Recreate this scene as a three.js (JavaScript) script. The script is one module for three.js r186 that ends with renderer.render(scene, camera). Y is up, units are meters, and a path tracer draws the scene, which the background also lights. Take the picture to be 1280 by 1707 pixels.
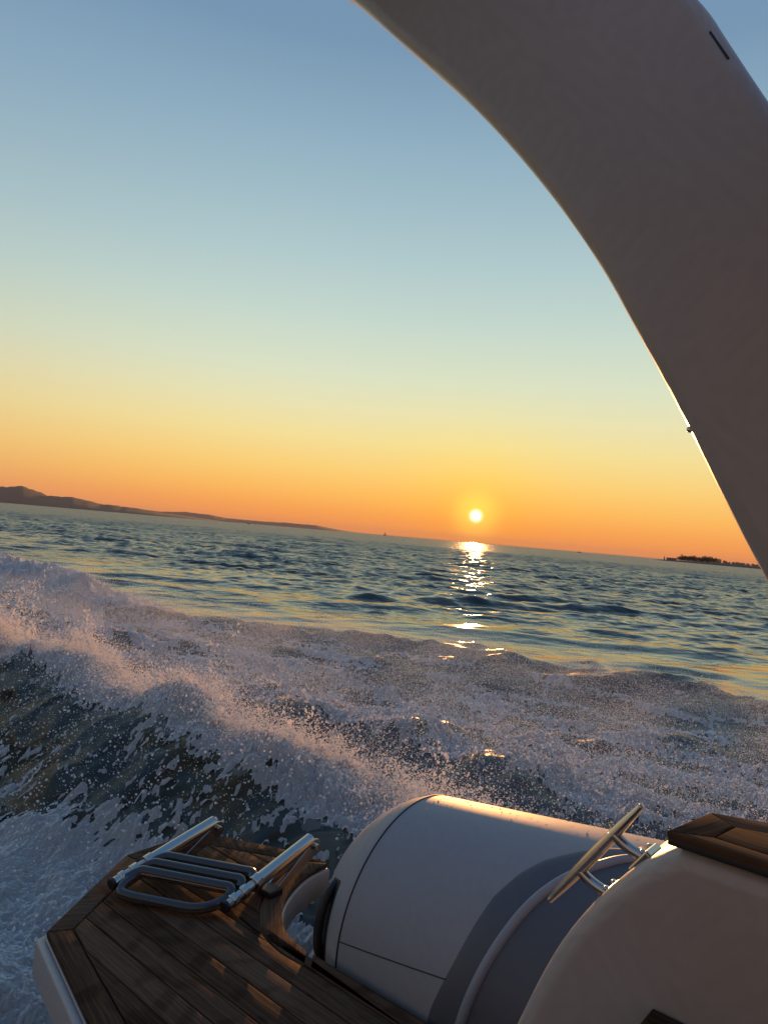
import * as THREE from 'three';
import { mergeGeometries, mergeVertices, toCreasedNormals } from 'three/addons/utils/BufferGeometryUtils.js';
import { RoundedBoxGeometry } from 'three/addons/geometries/RoundedBoxGeometry.js';
import { createNoise2D, createNoise3D } from 'simplex-noise';

// ------------------------------------------------------------------ camera, sky, sun, exposure
const scene = new THREE.Scene();
const RAD = Math.PI / 180;
const camera = new THREE.PerspectiveCamera(71.53, 767 / 1024, 0.05, 40000);
camera.position.set(0, 1.65, 0);
camera.rotation.set(1.854 * RAD, 0, 4.92 * RAD, 'YXZ');

const SUN = new THREE.Vector3(0.12804, 0.03765, -0.99105).normalize();
const sunLight = new THREE.DirectionalLight(new THREE.Color().setRGB(1.0, 0.43, 0.13), 4.2);
sunLight.position.copy(SUN).multiplyScalar(60);
sunLight.castShadow = true;
sunLight.shadow.radius = 1;
sunLight.shadow.mapSize.set(2048, 2048);
Object.assign(sunLight.shadow.camera, { left: -25, right: 25, top: 25, bottom: -25, near: 1, far: 140 });
scene.add(sunLight, sunLight.target);

const renderer = new THREE.WebGLRenderer({ antialias: true });
renderer.toneMapping = THREE.LinearToneMapping;
renderer.toneMappingExposure = 1.1;
renderer.shadowMap.enabled = true;

function rng(seed) {
  let s = seed | 0;
  return () => { s = (s + 0x6d2b79f5) | 0; let t = Math.imul(s ^ (s >>> 15), 1 | s); t = (t + Math.imul(t ^ (t >>> 7), 61 | t)) ^ t; return ((t ^ (t >>> 14)) >>> 0) / 4294967296; };
}
const clamp = (x, a = 0, b = 1) => Math.min(b, Math.max(a, x));
const smooth = (a, b, x) => { const t = clamp((x - a) / (b - a)); return t * t * (3 - 2 * t); };
const lerp = (a, b, t) => a + (b - a) * t;
const lin = (hex) => { const c = new THREE.Color(hex); return [c.r, c.g, c.b]; };
function ramp(stops, x) {                       // [[x, value or array], ...]
  if (x <= stops[0][0]) return stops[0][1];
  for (let i = 1; i < stops.length; i++) if (x <= stops[i][0]) {
    const [x0, a] = stops[i - 1], [x1, b] = stops[i], t = (x - x0) / (x1 - x0);
    return Array.isArray(a) ? a.map((v, k) => lerp(v, b[k], t)) : lerp(a, b, t);
  }
  return stops[stops.length - 1][1];
}

{ // evening sky: a gradient with height, warm round the sun, mauve and dimmer opposite it
  const W = 4096, H = 2048, data = new Float32Array(W * H * 4);
  const toward = [[0, '#f08c4c'], [1.5, '#f59f4e'], [3, '#f7b65a'], [5, '#f4ca74'], [7.5, '#ecd894'], [10, '#e1dbae'], [12.5, '#d3dabe'], [16.8, '#bed0c6'], [21, '#abc3c5'], [25, '#9bb6c0'], [29, '#8ba9bb'], [35, '#7391ac'], [45, '#6586a9'], [65, '#5179ac'], [90, '#4a74ac']].map(([e, c]) => [e, lin(c)]);
  const beside = [[0, '#b58a78'], [2, '#c09679'], [4.5, '#ccab80'], [8, '#c8b795'], [12.5, '#b3b8a6'], [17, '#9eb0b1'], [21, '#8ea4b1'], [28, '#7893ad'], [38, '#6787a9'], [60, '#5179ac'], [90, '#4a74ac']].map(([e, c]) => [e, lin(c)]);
  const away = [[0, '#81746f'], [5, '#8f7f79'], [11, '#918983'], [18, '#858a92'], [30, '#71859c'], [50, '#587ba6'], [90, '#4a74ac']].map(([e, c]) => [e, lin(c)]);
  const sunAz = Math.atan2(SUN.x, -SUN.z);
  const rows = [];
  for (let j = H / 2; j < H; j++) { const e = ((j + 0.5) / H - 0.5) * 180; rows[j] = [ramp(toward, e), ramp(beside, e), ramp(away, e)]; }
  for (let j = H / 2; j < H; j++) {
    const el = ((j + 0.5) / H - 0.5) * Math.PI, ce = Math.cos(el), se = Math.sin(el);
    const [t, b, w] = rows[j];
    for (let i = 0; i < W; i++) {
      const az = ((i + 0.5) / W - 0.5) * 2 * Math.PI, x = ce * Math.cos(az), z = ce * Math.sin(az);
      let d = Math.abs(Math.atan2(x, -z) - sunAz); if (d > Math.PI) d = 2 * Math.PI - d;
      d /= RAD;
      const k1 = smooth(12, 75, d), k2 = smooth(60, 165, d), o = (j * W + i) * 4;
      const c = Math.acos(clamp(x * SUN.x + se * SUN.y + z * SUN.z, -1, 1)) / RAD;
      const glow = Math.exp(-((c / 5.5) ** 1.5)), halo = Math.exp(-((c / 1.75) ** 3)), disc = Math.exp(-((c / 0.3) ** 2));
      for (let q = 0; q < 3; q++) {
        const base = lerp(lerp(t[q], b[q], k1), w[q], k2);
        data[o + q] = base + glow * [0.10, 0.03, -0.07][q] * (q === 2 ? base / 0.1 * 0.5 : 1) + halo * [0.16, 0.23, 0.03][q] + disc * [5, 4.6, 3.4][q];
      }
      data[o + 3] = 1;
    }
  }
  for (let j = 0; j < H / 2; j++) for (let i = 0; i < W; i++) { const o = (j * W + i) * 4; data[o] = 0.06; data[o + 1] = 0.065; data[o + 2] = 0.07; data[o + 3] = 1; }
  const sky = new THREE.DataTexture(data, W, H, THREE.RGBAFormat, THREE.FloatType);
  sky.mapping = THREE.EquirectangularReflectionMapping; sky.magFilter = THREE.LinearFilter; sky.needsUpdate = true;
  scene.background = sky; scene.environment = sky;
}

// ------------------------------------------------------------------ helpers
const used = new Map();
function numbered(name) { const n = used.get(name) ?? 0; used.set(name, n + 1); return n ? `${name}_${String(n).padStart(3, '0')}` : name; }
function tag(o, label, category, group, kind) {
  o.userData.label = label; o.userData.category = category;
  if (group) o.userData.group = group;
  if (kind) o.userData.kind = kind;
  return o;
}
function top(o, name) { o.name = numbered(name); scene.add(o); return o; }
function part(name, geometry, material, parent) {
  const m = new THREE.Mesh(geometry, material); m.name = name; m.castShadow = m.receiveShadow = true; parent.add(m); return m;
}
const n2a = createNoise2D(rng(11)), n2b = createNoise2D(rng(23)), n2c = createNoise2D(rng(37)), n3 = createNoise3D(rng(51));

// The boat's own frame: s forward, n out to the far side; both in metres from the cockpit.
const FX = 0.766044, FZ = 0.642788;
const sOf = (x, z) => FX * x + FZ * z, nOf = (x, z) => FZ * x - FX * z;
const xzOf = (s, n) => [FX * s + FZ * n, FZ * s - FX * n];

// ------------------------------------------------------------------ the sea
const waves = [];
{
  const R = rng(77), N = 44;
  for (let i = 0; i < N; i++) {
    const lam = 6 * Math.pow(0.16 / 6, i / (N - 1)) * (0.9 + 0.2 * R());
    const g = (R() + R() + R() - 1.5) * 1.25, dir = 0.25 + g * (lam > 3 ? 0.6 : 1.0);   // about the line of sight, crests along the horizon
    const k = 2 * Math.PI / lam, b = lam > 0.7 ? 2.8 : 1.6;                              // narrow crests, long flat troughs
    const slope = lam > 3 ? 0.028 : lam > 1.1 ? 0.086 : lam > 0.45 ? 0.055 : 0.022;
    let mean = 0; for (let t = 0; t < 64; t++) mean += Math.exp(b * (Math.sin(t / 64 * 6.28318) - 1)) / 64;
    waves.push({ kx: k * Math.sin(dir), kz: k * Math.cos(dir), lam, b, mean, A: slope / k * 1.3, p: R() * 6.283, g: R() * 90 });
  }
}
const edgeOf = (a) => ramp([[-14, 11.9], [-6, 11.0], [1.9, 10.0], [4.7, 9.3], [6.5, 9.15], [8.2, 8.6], [9.8, 7.3], [12, 6.9], [16, 7.1], [26, 8.5], [60, 12]], a);
const ridgeH = (a) => ramp([[-6, 0.1], [0.5, 0.24], [2, 0.34], [3.2, 0.4], [4.6, 0.42], [6.5, 0.44], [9, 0.38], [13, 0.3], [20, 0.22], [40, 0.08]], a);
function seaHeight(x, z, cell) {
  const a = -sOf(x, z), n = nOf(x, z), edge = edgeOf(a) + 0.35 * n2a(a * 0.5, 3.3) + 0.12 * n2b(a * 1.7, 1.2);
  const out = n - edge;                                    // metres outside the wake
  const wakeFade = smooth(60, 25, a);
  const inWake = smooth(0.5, -0.7, out) * wakeFade * smooth(-3, 0.2, n);
  const slick = smooth(0, 0.6, out) * smooth(8, 3, out) * wakeFade; // smoothed water just outside
  let h = 0;
  const chop = 1 + 0.45 * smooth(3, 12, out);                // wind chop away from the wake
  const gust = 0.82 + 0.3 * n2c(x * 0.035, z * 0.05);
  for (const w of waves) {
    const f = cell > 0 ? smooth(1.6, 3.2, w.lam / cell) : 1;
    if (f <= 0) continue;
    let m = w.lam > 2.4 ? 1 - 0.25 * inWake : (1 - 0.55 * inWake) * (1 - (w.lam < 0.9 ? 0.92 : 0.72) * slick);
    m *= w.lam < 1.5 ? gust * chop : 1;
    const ph = w.kx * x + w.kz * z + w.p;
    const grp = w.lam > 0.45 ? 1 + 0.75 * n2b(x * 0.16 / w.lam + w.g, z * 0.26 / w.lam) : 1;   // waves run in groups
    h += w.A * f * m * grp * (Math.exp(w.b * (Math.sin(ph) - 1)) - w.mean);
  }
  if (wakeFade > 0 && n > -6) {
    // spray ridge thrown off the hull, with its hollow on the near side
    const nr = 2.72 + 0.12 * n2a(a * 0.6, 9.1) + 0.05 * (a - 4) * smooth(6, 20, a), d = n - nr;
    const rh = ridgeH(a) * (1 + 0.22 * n2b(a * 0.9, 5.5)) * wakeFade;
    h += rh * Math.exp(-((d / (d < 0 ? 0.62 : 0.55)) ** 2));
    h -= 0.16 * smooth(1.5, 3, a) * Math.exp(-(((n - 1.72) / 0.5) ** 2)) * wakeFade;
    // second ridge
    const d2 = n - (4.12 + 0.16 * n2a(a * 0.7, 20.1));
    h += 0.18 * smooth(-1, 2, a) * (1 + 0.4 * n2b(a * 0.8, 15.5)) * Math.exp(-((d2 / (d2 < 0 ? 0.36 : 0.8)) ** 2)) * wakeFade;
    h -= 0.1 * Math.exp(-(((n - 3.5) / 0.3) ** 2)) * wakeFade;
    // rolling outer edge of the wake, and the breaking crest aft
    h += 0.075 * (1 + 0.6 * n2a(a * 0.45, 30.1)) * Math.exp(-(((out + 0.35) / 0.6) ** 2)) * wakeFade;
    const brk = smooth(9.6, 12.5, a) * smooth(40, 22, a), db = n - (6.35 + 0.3 * n2b(a * 0.5, 40.2) + 0.06 * (a - 12));
    h += brk * 0.27 * (1 + 0.45 * n2a(a * 0.9, 41)) * Math.exp(-((db / (db < 0 ? 0.9 : 0.45)) ** 2));
    // churn
    const ch = inWake * (n < 2 ? 0.055 : lerp(0.05, 0.032, smooth(4, 7, n)));
    h += ch * (n2a(x * 1.1, z * 1.1) + 0.55 * n2b(x * 2.6, z * 2.6));
  }
  return h;
}
// share of the surface covered with foam
function foamCover(x, z) {
  const a = -sOf(x, z), n = nOf(x, z), edge = edgeOf(a) + 0.35 * n2a(a * 0.5, 3.3) + 0.12 * n2b(a * 1.7, 1.2);
  const out = n - edge;
  if (out > 0.5 || a > 45 || n < -5) return 0;
  const big = n2c(x * 0.55, z * 0.55), along = n2b(a * 0.35, n * 1.6);
  let c;
  const lim = ramp([[2.2, 2.3], [3.2, 2.0], [4.2, 1.65], [6, 1.4]], a) + 0.14 * big;
  if (n < 2.1) c = lerp(0.86, 0.41, smooth(lim - 0.3, lim + 0.15, n));
  else if (n < 2.62) c = lerp(0.41, 0.9, smooth(2.42, 2.72, n + 0.08 * big)) - 0.08 * smooth(3, 4.5, a);
  else if (n < 3.55) c = 0.9;
  else c = lerp(0.86, lerp(0.4, 0.8, smooth(5.6, 8, a)), smooth(3.4, 3.75, n + 0.12 * big) * smooth(4.3, 3.95, n + 0.12 * big) * smooth(-0.5, 1.5, a));
  if (n > 3.9) c = Math.min(c, lerp(0.6, 0.44, smooth(4.6, 8, n)) + 0.2 * along);
  const brk = smooth(9.2, 11.5, a) * smooth(44, 30, a);
  c = lerp(c * smooth(0.1, -1.5, out + 0.35 * big), c * smooth(0.4, -0.2, out), brk);
  if (brk > 0 && n > 5 && n < 7.4 + 0.06 * (a - 12)) c = Math.max(c, brk * 1.05);
  return c * smooth(45, 28, a);
}
// lattice round the boat: fine near by, coarser with distance, all round
const thetas = [], radii = [];
{
  for (let t = -180; t < -58; t += 3) thetas.push(t);
  for (let t = -58; t < -36; t += 0.5) thetas.push(t);
  for (let t = -36; t < 38; t += 0.125) thetas.push(t);
  for (let t = 38; t < 60; t += 0.5) thetas.push(t);
  for (let t = 60; t <= 180.01; t += 3) thetas.push(Math.min(180, t));
  let r = 1.3;
  while (r < 13000) { radii.push(r); r *= 1 + (r < 160 ? 0.0056 : r < 400 ? 0.012 : r < 1200 ? 0.03 : 0.15); }
  radii.push(13000);
}
const cellOf = (r, th) => Math.max(r * (r < 160 ? 0.0056 : r < 400 ? 0.012 : r < 1200 ? 0.03 : 0.15), r * RAD * (Math.abs(th - 1) < 37 ? 0.125 : Math.abs(th - 1) < 59 ? 0.5 : 3));

function normalTile(size, metres, seed, slopes) {             // periodic ripples as a normal map
  const R = rng(seed), hgt = new Float32Array(size * size), list = [];
  for (let i = 0; i < 60; i++) {
    const m = Math.exp(Math.log(3) + R() * Math.log(40 / 3)), dir = 0.25 + (R() + R() + R() - 1.5) * 1.3;
    const kx = Math.round(m * Math.sin(dir)), kz = Math.round(m * Math.cos(dir));
    if (!kx && !kz) continue;
    list.push([kx, kz, slopes / Math.hypot(kx, kz) / (2 * Math.PI) * metres / Math.sqrt(30), R() * 6.283]);
  }
  for (let j = 0; j < size; j++) for (let i = 0; i < size; i++) {
    let v = 0;
    for (const [kx, kz, A, p] of list) v += A * (Math.exp(Math.sin((kx * i + kz * j) / size * 6.28318 + p) - 1) * 2 - 0.93);
    hgt[j * size + i] = v;
  }
  const data = new Uint8Array(size * size * 4), d = metres / size;
  for (let j = 0; j < size; j++) for (let i = 0; i < size; i++) {
    const g = (a, b) => hgt[((b + size) % size) * size + ((a + size) % size)];
    const dx = (g(i + 1, j) - g(i - 1, j)) / (2 * d), dy = (g(i, j + 1) - g(i, j - 1)) / (2 * d), l = Math.hypot(dx, dy, 1), o = (j * size + i) * 4;
    data[o] = (-dx / l * 0.5 + 0.5) * 255; data[o + 1] = (-dy / l * 0.5 + 0.5) * 255; data[o + 2] = (1 / l * 0.5 + 0.5) * 255; data[o + 3] = 255;
  }
  const t = new THREE.DataTexture(data, size, size); t.wrapS = t.wrapT = THREE.RepeatWrapping; t.magFilter = THREE.LinearFilter; t.needsUpdate = true;
  return t;
}
const ripple = normalTile(512, 5, 5, 0.5);
ripple.repeat.set(1 / 5, 1 / 5);
const water = (scale, rough, tint = [0.03, 0.034, 0.024]) => new THREE.MeshPhysicalMaterial({ color: new THREE.Color().setRGB(...tint), roughness: rough, ior: 1.45, normalMap: ripple, normalScale: new THREE.Vector2(scale, scale) });
{
  const nt = thetas.length, nr = radii.length, pos = new Float32Array(nt * nr * 3), uv = new Float32Array(nt * nr * 2);
  for (let j = 0; j < nr; j++) for (let i = 0; i < nt; i++) {
    const r = radii[j], th = thetas[i] * RAD, x = r * Math.sin(th), z = -r * Math.cos(th), o = j * nt + i;
    const far = smooth(900, 500, r);
    pos[o * 3] = x; pos[o * 3 + 1] = far > 0 ? far * seaHeight(x, z, cellOf(r, thetas[i])) : 0; pos[o * 3 + 2] = z;
    uv[o * 2] = x; uv[o * 2 + 1] = -z;
  }
  const bounds = [14, 24, 45, 90, 1e9], mats = [[0.08, 0.07], [0.18, 0.13], [0.35, 0.19], [0.55, 0.26], [0.8, 0.33]].map(([s, r]) => water(s, r));
  mats.push(water(0.3, 0.5, [0.085, 0.085, 0.075]));                 // water clouded with bubbles inside the wake
  mats.push(water(1.2, 0.42));                  // torn, streaked water on the steep face
  const lists = mats.map(() => []), geo = new THREE.BufferGeometry();
  for (let j = 0, at = 0; j + 1 < nr; j++) {
    while (radii[j] > bounds[at]) at++;
    for (let i = 0; i + 1 < nt; i++) {
      const a = j * nt + i, b = a + 1, c = a + nt, d = c + 1;
      let k = at;
      if (radii[j] < 40) { const x = pos[a * 3], z = pos[a * 3 + 2], A = -sOf(x, z), n = nOf(x, z); if (A < 30 && n > 0.6 && n <= 2.5 + 0.15 * n2a(x * 3, z * 3)) k = 6; else if (A < 40 && n > 2.5 + 0.15 * n2a(x * 3, z * 3) && n < edgeOf(A) - 0.25 + 0.3 * n2b(x * 2, z * 2)) k = 5; }
      lists[k].push(a, b, d, a, d, c);
    }
  }
  const index = [];
  lists.forEach((l, k) => { geo.addGroup(index.length, l.length, k); for (const v of l) index.push(v); });
  geo.setAttribute('position', new THREE.BufferAttribute(pos, 3)); geo.setAttribute('uv', new THREE.BufferAttribute(uv, 2));
  geo.setIndex(index); geo.computeVertexNormals();
  const sea = new THREE.Mesh(geo, mats); sea.receiveShadow = true; sea.castShadow = true;
  top(sea, 'sea'); tag(sea, 'choppy dark sea reaching to the horizon under the low sun', 'sea', null, 'structure');
}

// ------------------------------------------------------------------ foam on the wake
function foamNoise(x, z) {
  const a = -sOf(x, z), n = nOf(x, z), f = Math.max(smooth(1.5, 1.9, n) * smooth(2.7, 2.3, n), smooth(3.4, 3.6, n) * smooth(4.3, 4.0, n));          // the steep near face: fine streaks drawn up the slope
  const wx = x + 0.12 * n2b(x * 2.3, z * 2.3), wz = z + 0.12 * n2a(x * 2.3 + 4, z * 2.3);
  const lace = 0.28 * n2a(wx * 1.3 + 5, wz * 1.3) + 0.3 * (Math.abs(n2b(wx * 3.1, wz * 3.1 + 7)) * 2 - 0.8) + 0.26 * (Math.abs(n2c(wx * 7.5, wz * 7.5)) * 2 - 0.8) + 0.26 * n2a(x * 17, z * 17 + 3) + 0.28 * n2b(x * 36, z * 36);
  if (f <= 0) return 0.5 + 0.5 * lace;
  const st = 0.3 * n2a(a * 6 + n * 3 + 0.6 * n2b(a * 2, n * 2), n * 1.4) + 0.4 * n2b(a * 20 + n * 9, n * 4.5) + 0.45 * n2c(a * 48 + n * 20, n * 11);
  return 0.5 + 0.5 * lerp(lace, st, f);
}
const bil = (f, x, z) => 1 - Math.abs(f(x, z));
function foamLump(x, z, a, n) {
  const wx = x + 0.06 * n2b(x * 5, z * 5), wz = z + 0.06 * n2c(x * 5 + 9, z * 5);
  let l = 0.05 * bil(n2c, wx * 1.8, wz * 1.8) ** 2 + 0.034 * bil(n2a, wx * 4.2, wz * 4.2) ** 2 + 0.022 * bil(n2b, wx * 9, wz * 9) ** 2 + 0.012 * n2c(x * 19, z * 19) + 0.007 * n2a(x * 41, z * 41);
  l *= lerp(0.42, 1, smooth(1.6, 2.4, n)) * lerp(1, 0.7, smooth(3.8, 5, n));
  const brk = smooth(9.4, 12, a) * smooth(4.6, 5.6, n) * smooth(8, 6.6, n);
  if (brk > 0) l += brk * (0.1 * bil(n2a, wx * 0.9, wz * 0.9) ** 2 + 0.1 * bil(n2b, wx * 2.1, wz * 2.1) ** 2);
  return l;
}
{
  const sel = thetas.filter((t) => t >= -50 && t <= 52), rr = [];
  for (let r = 1.5; r < 34; r *= r < 9 ? 1.0052 : 1.0062) rr.push(r);
  const nt = sel.length, nr = rr.length, pos = new Float32Array(nt * nr * 3), uv = new Float32Array(nt * nr * 2), cov = new Float32Array(nt * nr);
  for (let j = 0; j < nr; j++) for (let i = 0; i < nt; i++) {
    const r = rr[j], th = sel[i] * RAD, x = r * Math.sin(th), z = -r * Math.cos(th), o = j * nt + i;
    const c = foamCover(x, z);
    let y = -1, k = -1;
    if (c > 0.02) {
      k = (c - foamNoise(x, z)) * 2.4;
      if (k > -0.25) y = seaHeight(x, z, cellOf(r, sel[i])) + (k < 0 ? k * 0.05 : Math.min(1, k) * (foamLump(x, z, -sOf(x, z), nOf(x, z)))) + 0.002;
    }
    cov[o] = k; pos[o * 3] = x; pos[o * 3 + 1] = y; pos[o * 3 + 2] = z; uv[o * 2] = x; uv[o * 2 + 1] = -z;
  }
  const index = [];
  for (let j = 0; j + 1 < nr; j++) for (let i = 0; i + 1 < nt; i++) {
    const a = j * nt + i, b = a + 1, c = a + nt, d = c + 1;
    if (Math.min(cov[a], cov[b], cov[c], cov[d]) > -0.25 && Math.max(cov[a], cov[b], cov[c], cov[d]) > 0) index.push(a, b, d, a, d, c);
  }
  let geo = new THREE.BufferGeometry();
  geo.setAttribute('position', new THREE.BufferAttribute(pos, 3)); geo.setAttribute('uv', new THREE.BufferAttribute(uv, 2)); geo.setIndex(index);
  geo.computeVertexNormals();
  // drop unused vertices
  const map = new Int32Array(nt * nr).fill(-1); let k = 0;
  for (const v of index) if (map[v] < 0) map[v] = k++;
  const P = new Float32Array(k * 3), N = new Float32Array(k * 3), U = new Float32Array(k * 2), gn = geo.attributes.normal.array;
  for (let v = 0; v < map.length; v++) if (map[v] >= 0) { const m = map[v]; for (let q = 0; q < 3; q++) { P[m * 3 + q] = pos[v * 3 + q]; N[m * 3 + q] = gn[v * 3 + q]; } U[m * 2] = uv[v * 2]; U[m * 2 + 1] = uv[v * 2 + 1]; }
  geo = new THREE.BufferGeometry();
  geo.setAttribute('position', new THREE.BufferAttribute(P, 3)); geo.setAttribute('normal', new THREE.BufferAttribute(N, 3)); geo.setAttribute('uv', new THREE.BufferAttribute(U, 2));
  geo.setIndex(index.map((v) => map[v]));
  console.log('foam triangles', index.length / 3, 'sea verts', thetas.length * radii.length);
  const S = 512, bub = new Uint8Array(S * S * 4), R = rng(9), hb = new Float32Array(S * S);
  for (let i = 0; i < 5200; i++) {
    const cx = R() * S, cy = R() * S, rad = 2 + R() * R() * 9;
    for (let y = -Math.ceil(rad); y <= rad; y++) for (let x = -Math.ceil(rad); x <= rad; x++) {
      const q = Math.hypot(x, y) / rad; if (q > 1) continue;
      const at = ((Math.floor(cy + y) + S) % S) * S + ((Math.floor(cx + x) + S) % S);
      hb[at] = Math.max(hb[at], Math.sqrt(1 - q * q) * rad / 11);
    }
  }
  for (let i = 0; i < S * S; i++) { bub[i * 4] = bub[i * 4 + 1] = bub[i * 4 + 2] = hb[i] * 255; bub[i * 4 + 3] = 255; }
  const bt = new THREE.DataTexture(bub, S, S); bt.wrapS = bt.wrapT = THREE.RepeatWrapping; bt.magFilter = THREE.LinearFilter; bt.repeat.set(1 / 0.9, 1 / 0.9); bt.needsUpdate = true;
  const foamMat = new THREE.MeshPhysicalMaterial({ color: new THREE.Color().setRGB(0.74, 0.695, 0.65), roughness: 1, transmission: 0.6, thickness: 0, bumpMap: bt, bumpScale: 0.008, side: THREE.DoubleSide });
  const foam = new THREE.Mesh(geo, foamMat); foam.castShadow = foam.receiveShadow = true;
  top(foam, 'wake_foam'); tag(foam, 'churned white foam of the wake spreading behind the boat', 'foam', null, 'stuff');
}

// ------------------------------------------------------------------ spray
const dropMat = new THREE.MeshPhysicalMaterial({ color: new THREE.Color().setRGB(0.95, 0.92, 0.88), roughness: 1, transmission: 0.8, thickness: 0, side: THREE.DoubleSide });
function cluster(count, seed, size, spread) {                  // a puff of separate drops, unit radius
  const R = rng(seed), g = [];
  const gauss = () => (R() + R() + R() + R() - 2) * 0.9 * spread;
  for (let i = 0; i < count; i++) {
    const d = new THREE.OctahedronGeometry(size * (0.35 + 1.1 * R() * R()), 1);
    d.scale(1, 0.75 + 0.5 * R(), 1); d.translate(gauss(), gauss(), gauss()); g.push(d);
  }
  return mergeVertices(mergeGeometries(g));
}
class Cloud {
  constructor() { this.m = []; }
  add(R, x, y, z, s) {
    const q = new THREE.Quaternion(R() - 0.5, R() - 0.5, R() - 0.5, R() - 0.5).normalize();
    this.m.push(new THREE.Matrix4().compose(new THREE.Vector3(x, y, z), q, new THREE.Vector3(s, s, s)));
  }
  streak(R, x, y, z, r, vx, vy, vz, long) {                       // a drop drawn out along its flight
    const q = new THREE.Quaternion().setFromUnitVectors(new THREE.Vector3(0, 1, 0), new THREE.Vector3(vx, vy, vz).normalize());
    this.m.push(new THREE.Matrix4().compose(new THREE.Vector3(x, y, z), q, new THREE.Vector3(r, r * long, r)));
  }
  build(name, geo, label) {
    const im = new THREE.InstancedMesh(geo, dropMat, this.m.length);
    this.m.forEach((m, i) => im.setMatrixAt(i, m));
    im.castShadow = im.receiveShadow = true;
    console.log(name, this.m.length);
    return tag(top(im, name), label, 'spray', null, 'stuff');
  }
}
{
  const R = rng(303), gauss = () => (R() + R() + R() + R() - 2);
  const plume = new Cloud(), mist = new Cloud(), drops = new Cloud();
  const ridgeN = (a) => 2.72 + 0.12 * n2a(a * 0.6, 9.1) + 0.05 * (a - 4) * smooth(6, 20, a);
  // jets thrown up along the ridge: torn ligaments below, separate drops above
  const strength = (a) => clamp(ramp([[0.8, 0.5], [1.6, 0.68], [2.4, 0.68], [3.2, 0.66], [4.2, 0.64], [5.2, 0.74], [6.5, 0.76], [8, 0.62], [11, 0.35]], a) * (1 + 0.6 * n2a(a * 1.5, 61.7)), 0.1, 2);
  const bursts = [];
  for (let i = 0; i < 95; i++) { const a = 0.9 + 8.5 * R(); bursts.push([a, ridgeN(a) + 0.14 * gauss() + 0.12, strength(a) * (0.55 + 1.05 * R() ** 1.6), 0.9 * gauss() + 0.6, 0.5 * gauss() - 0.1]); }
  for (let i = 0; i < 2300; i++) {
    const loose = R() < 0.3, [ba, bn, bs, bva, bvn] = bursts[Math.floor(R() * bursts.length)];
    const a0 = loose ? 0.9 + 8.5 * R() : ba + 0.09 * gauss(), st = loose ? strength(a0) : bs, n0 = loose ? ridgeN(a0) + 0.18 * gauss() + 0.12 : bn + 0.05 * gauss();
    const vy = (0.45 + 1.9 * R() ** 1.7 + 0.3 * R()) * st * (loose ? 1.3 : lerp(1.25, 1.5, smooth(2.5, 4, a0))), va = (loose ? 0.6 : bva) + 0.5 * gauss(), vn = (loose ? -0.1 : bvn) + 0.45 * gauss(), T = (0.55 + 0.45 * R()) * 2 * vy / 9.8;
    const [bx, bz] = xzOf(-a0, n0), y0 = seaHeight(bx, bz, 0.1), thick = (loose ? 0.003 + 0.0075 * R() * R() : 0.005 + 0.012 * R() * R()) * lerp(1, 0.7, smooth(5, 8, a0));
    const [vx, vz] = xzOf(-va, vn), count = 30 + Math.floor(105 * R() * st);
    for (let k = 0; k < count; k++) {
      const u = R(), t = T * u, sp = 0.005 + 0.085 * t + 0.04 * R() * R();
      const x = bx + vx * t + sp * gauss(), z = bz + vz * t + sp * gauss(), y = y0 + vy * t - 4.9 * t * t + sp * gauss() * 0.8;
      const r = (0.0012 + thick * Math.pow(R(), 2.8)) * (1.15 - 0.75 * u) * lerp(0.8, 1, smooth(2.5, 4, a0));
      drops.streak(R, x, y, z, r, vx + 0.4 * gauss(), vy - 9.8 * t + 0.4 * gauss(), vz + 0.4 * gauss(), 1 + 0.9 * R() * (1 - u));
    }
  }
  // the torn low curtain on the crest
  for (let i = 0; i < 1500; i++) {
    const a = 0.9 + 8.6 * Math.pow(R(), 0.9), st = strength(a), n = ridgeN(a) + 0.16 + 0.24 * gauss(), [x, z] = xzOf(-a, n);
    plume.add(R, x, seaHeight(x, z, 0.1) + 0.01 + (0.06 + 0.14 * st) * R() * R(), z, 0.06 + 0.12 * R());
  }
  // low mist of drops over the whole wake
  for (let i = 0; i < 26000; i++) {
    const a = -4 + 17 * R(), n = 2.9 + (edgeOf(a) - 2.9 - 0.35) * Math.pow(R(), 0.85), [x, z] = xzOf(-a, n);
    if (n2c(x * 0.8, z * 0.8) + 0.5 * n2a(x * 2.2, z * 2.2) < -0.35 + 0.5 * R()) continue;
    mist.add(R, x, seaHeight(x, z, 0.15) + 0.03 + (0.06 + 0.26 * smooth(0.2, 2.5, edgeOf(a) - n)) * Math.abs(gauss()) * R(), z, 0.12 + 0.2 * R());
  }
  for (let i = 0; i < 900; i++) {                                 // flung from the breaking crest aft
    const a = 9.8 + 9 * R(), n = 6.3 + 0.06 * (a - 12) + 0.5 * gauss(), [x, z] = xzOf(-a, n);
    mist.add(R, x, seaHeight(x, z, 0.15) + 0.05 + 0.12 * Math.abs(gauss()) * R(), z, 0.1 + 0.16 * R());
  }
  // single drops in the air over the dark faces
  for (let i = 0; i < 32000; i++) {
    const near = R() < 0.6, a = near ? 1.2 + 6 * R() : -1 + 8 * R(), n = near ? 1.1 + 1.6 * Math.pow(R(), 0.6) : 3.2 + 1.7 * R(), [x, z] = xzOf(-a, n);
    if (-a > -2.5 && n < 2.4) continue;
    drops.add(R, x, seaHeight(x, z, 0.15) + 0.02 + (near ? 0.42 : 0.25) * R() * R(), z, 0.0009 + 0.0055 * Math.pow(R(), 7) + 0.0013 * R());
  }
  plume.build('spray_plume', cluster(110, 1, 0.028, 1), 'spray thrown up along the crest of the wave beside the boat');
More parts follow.
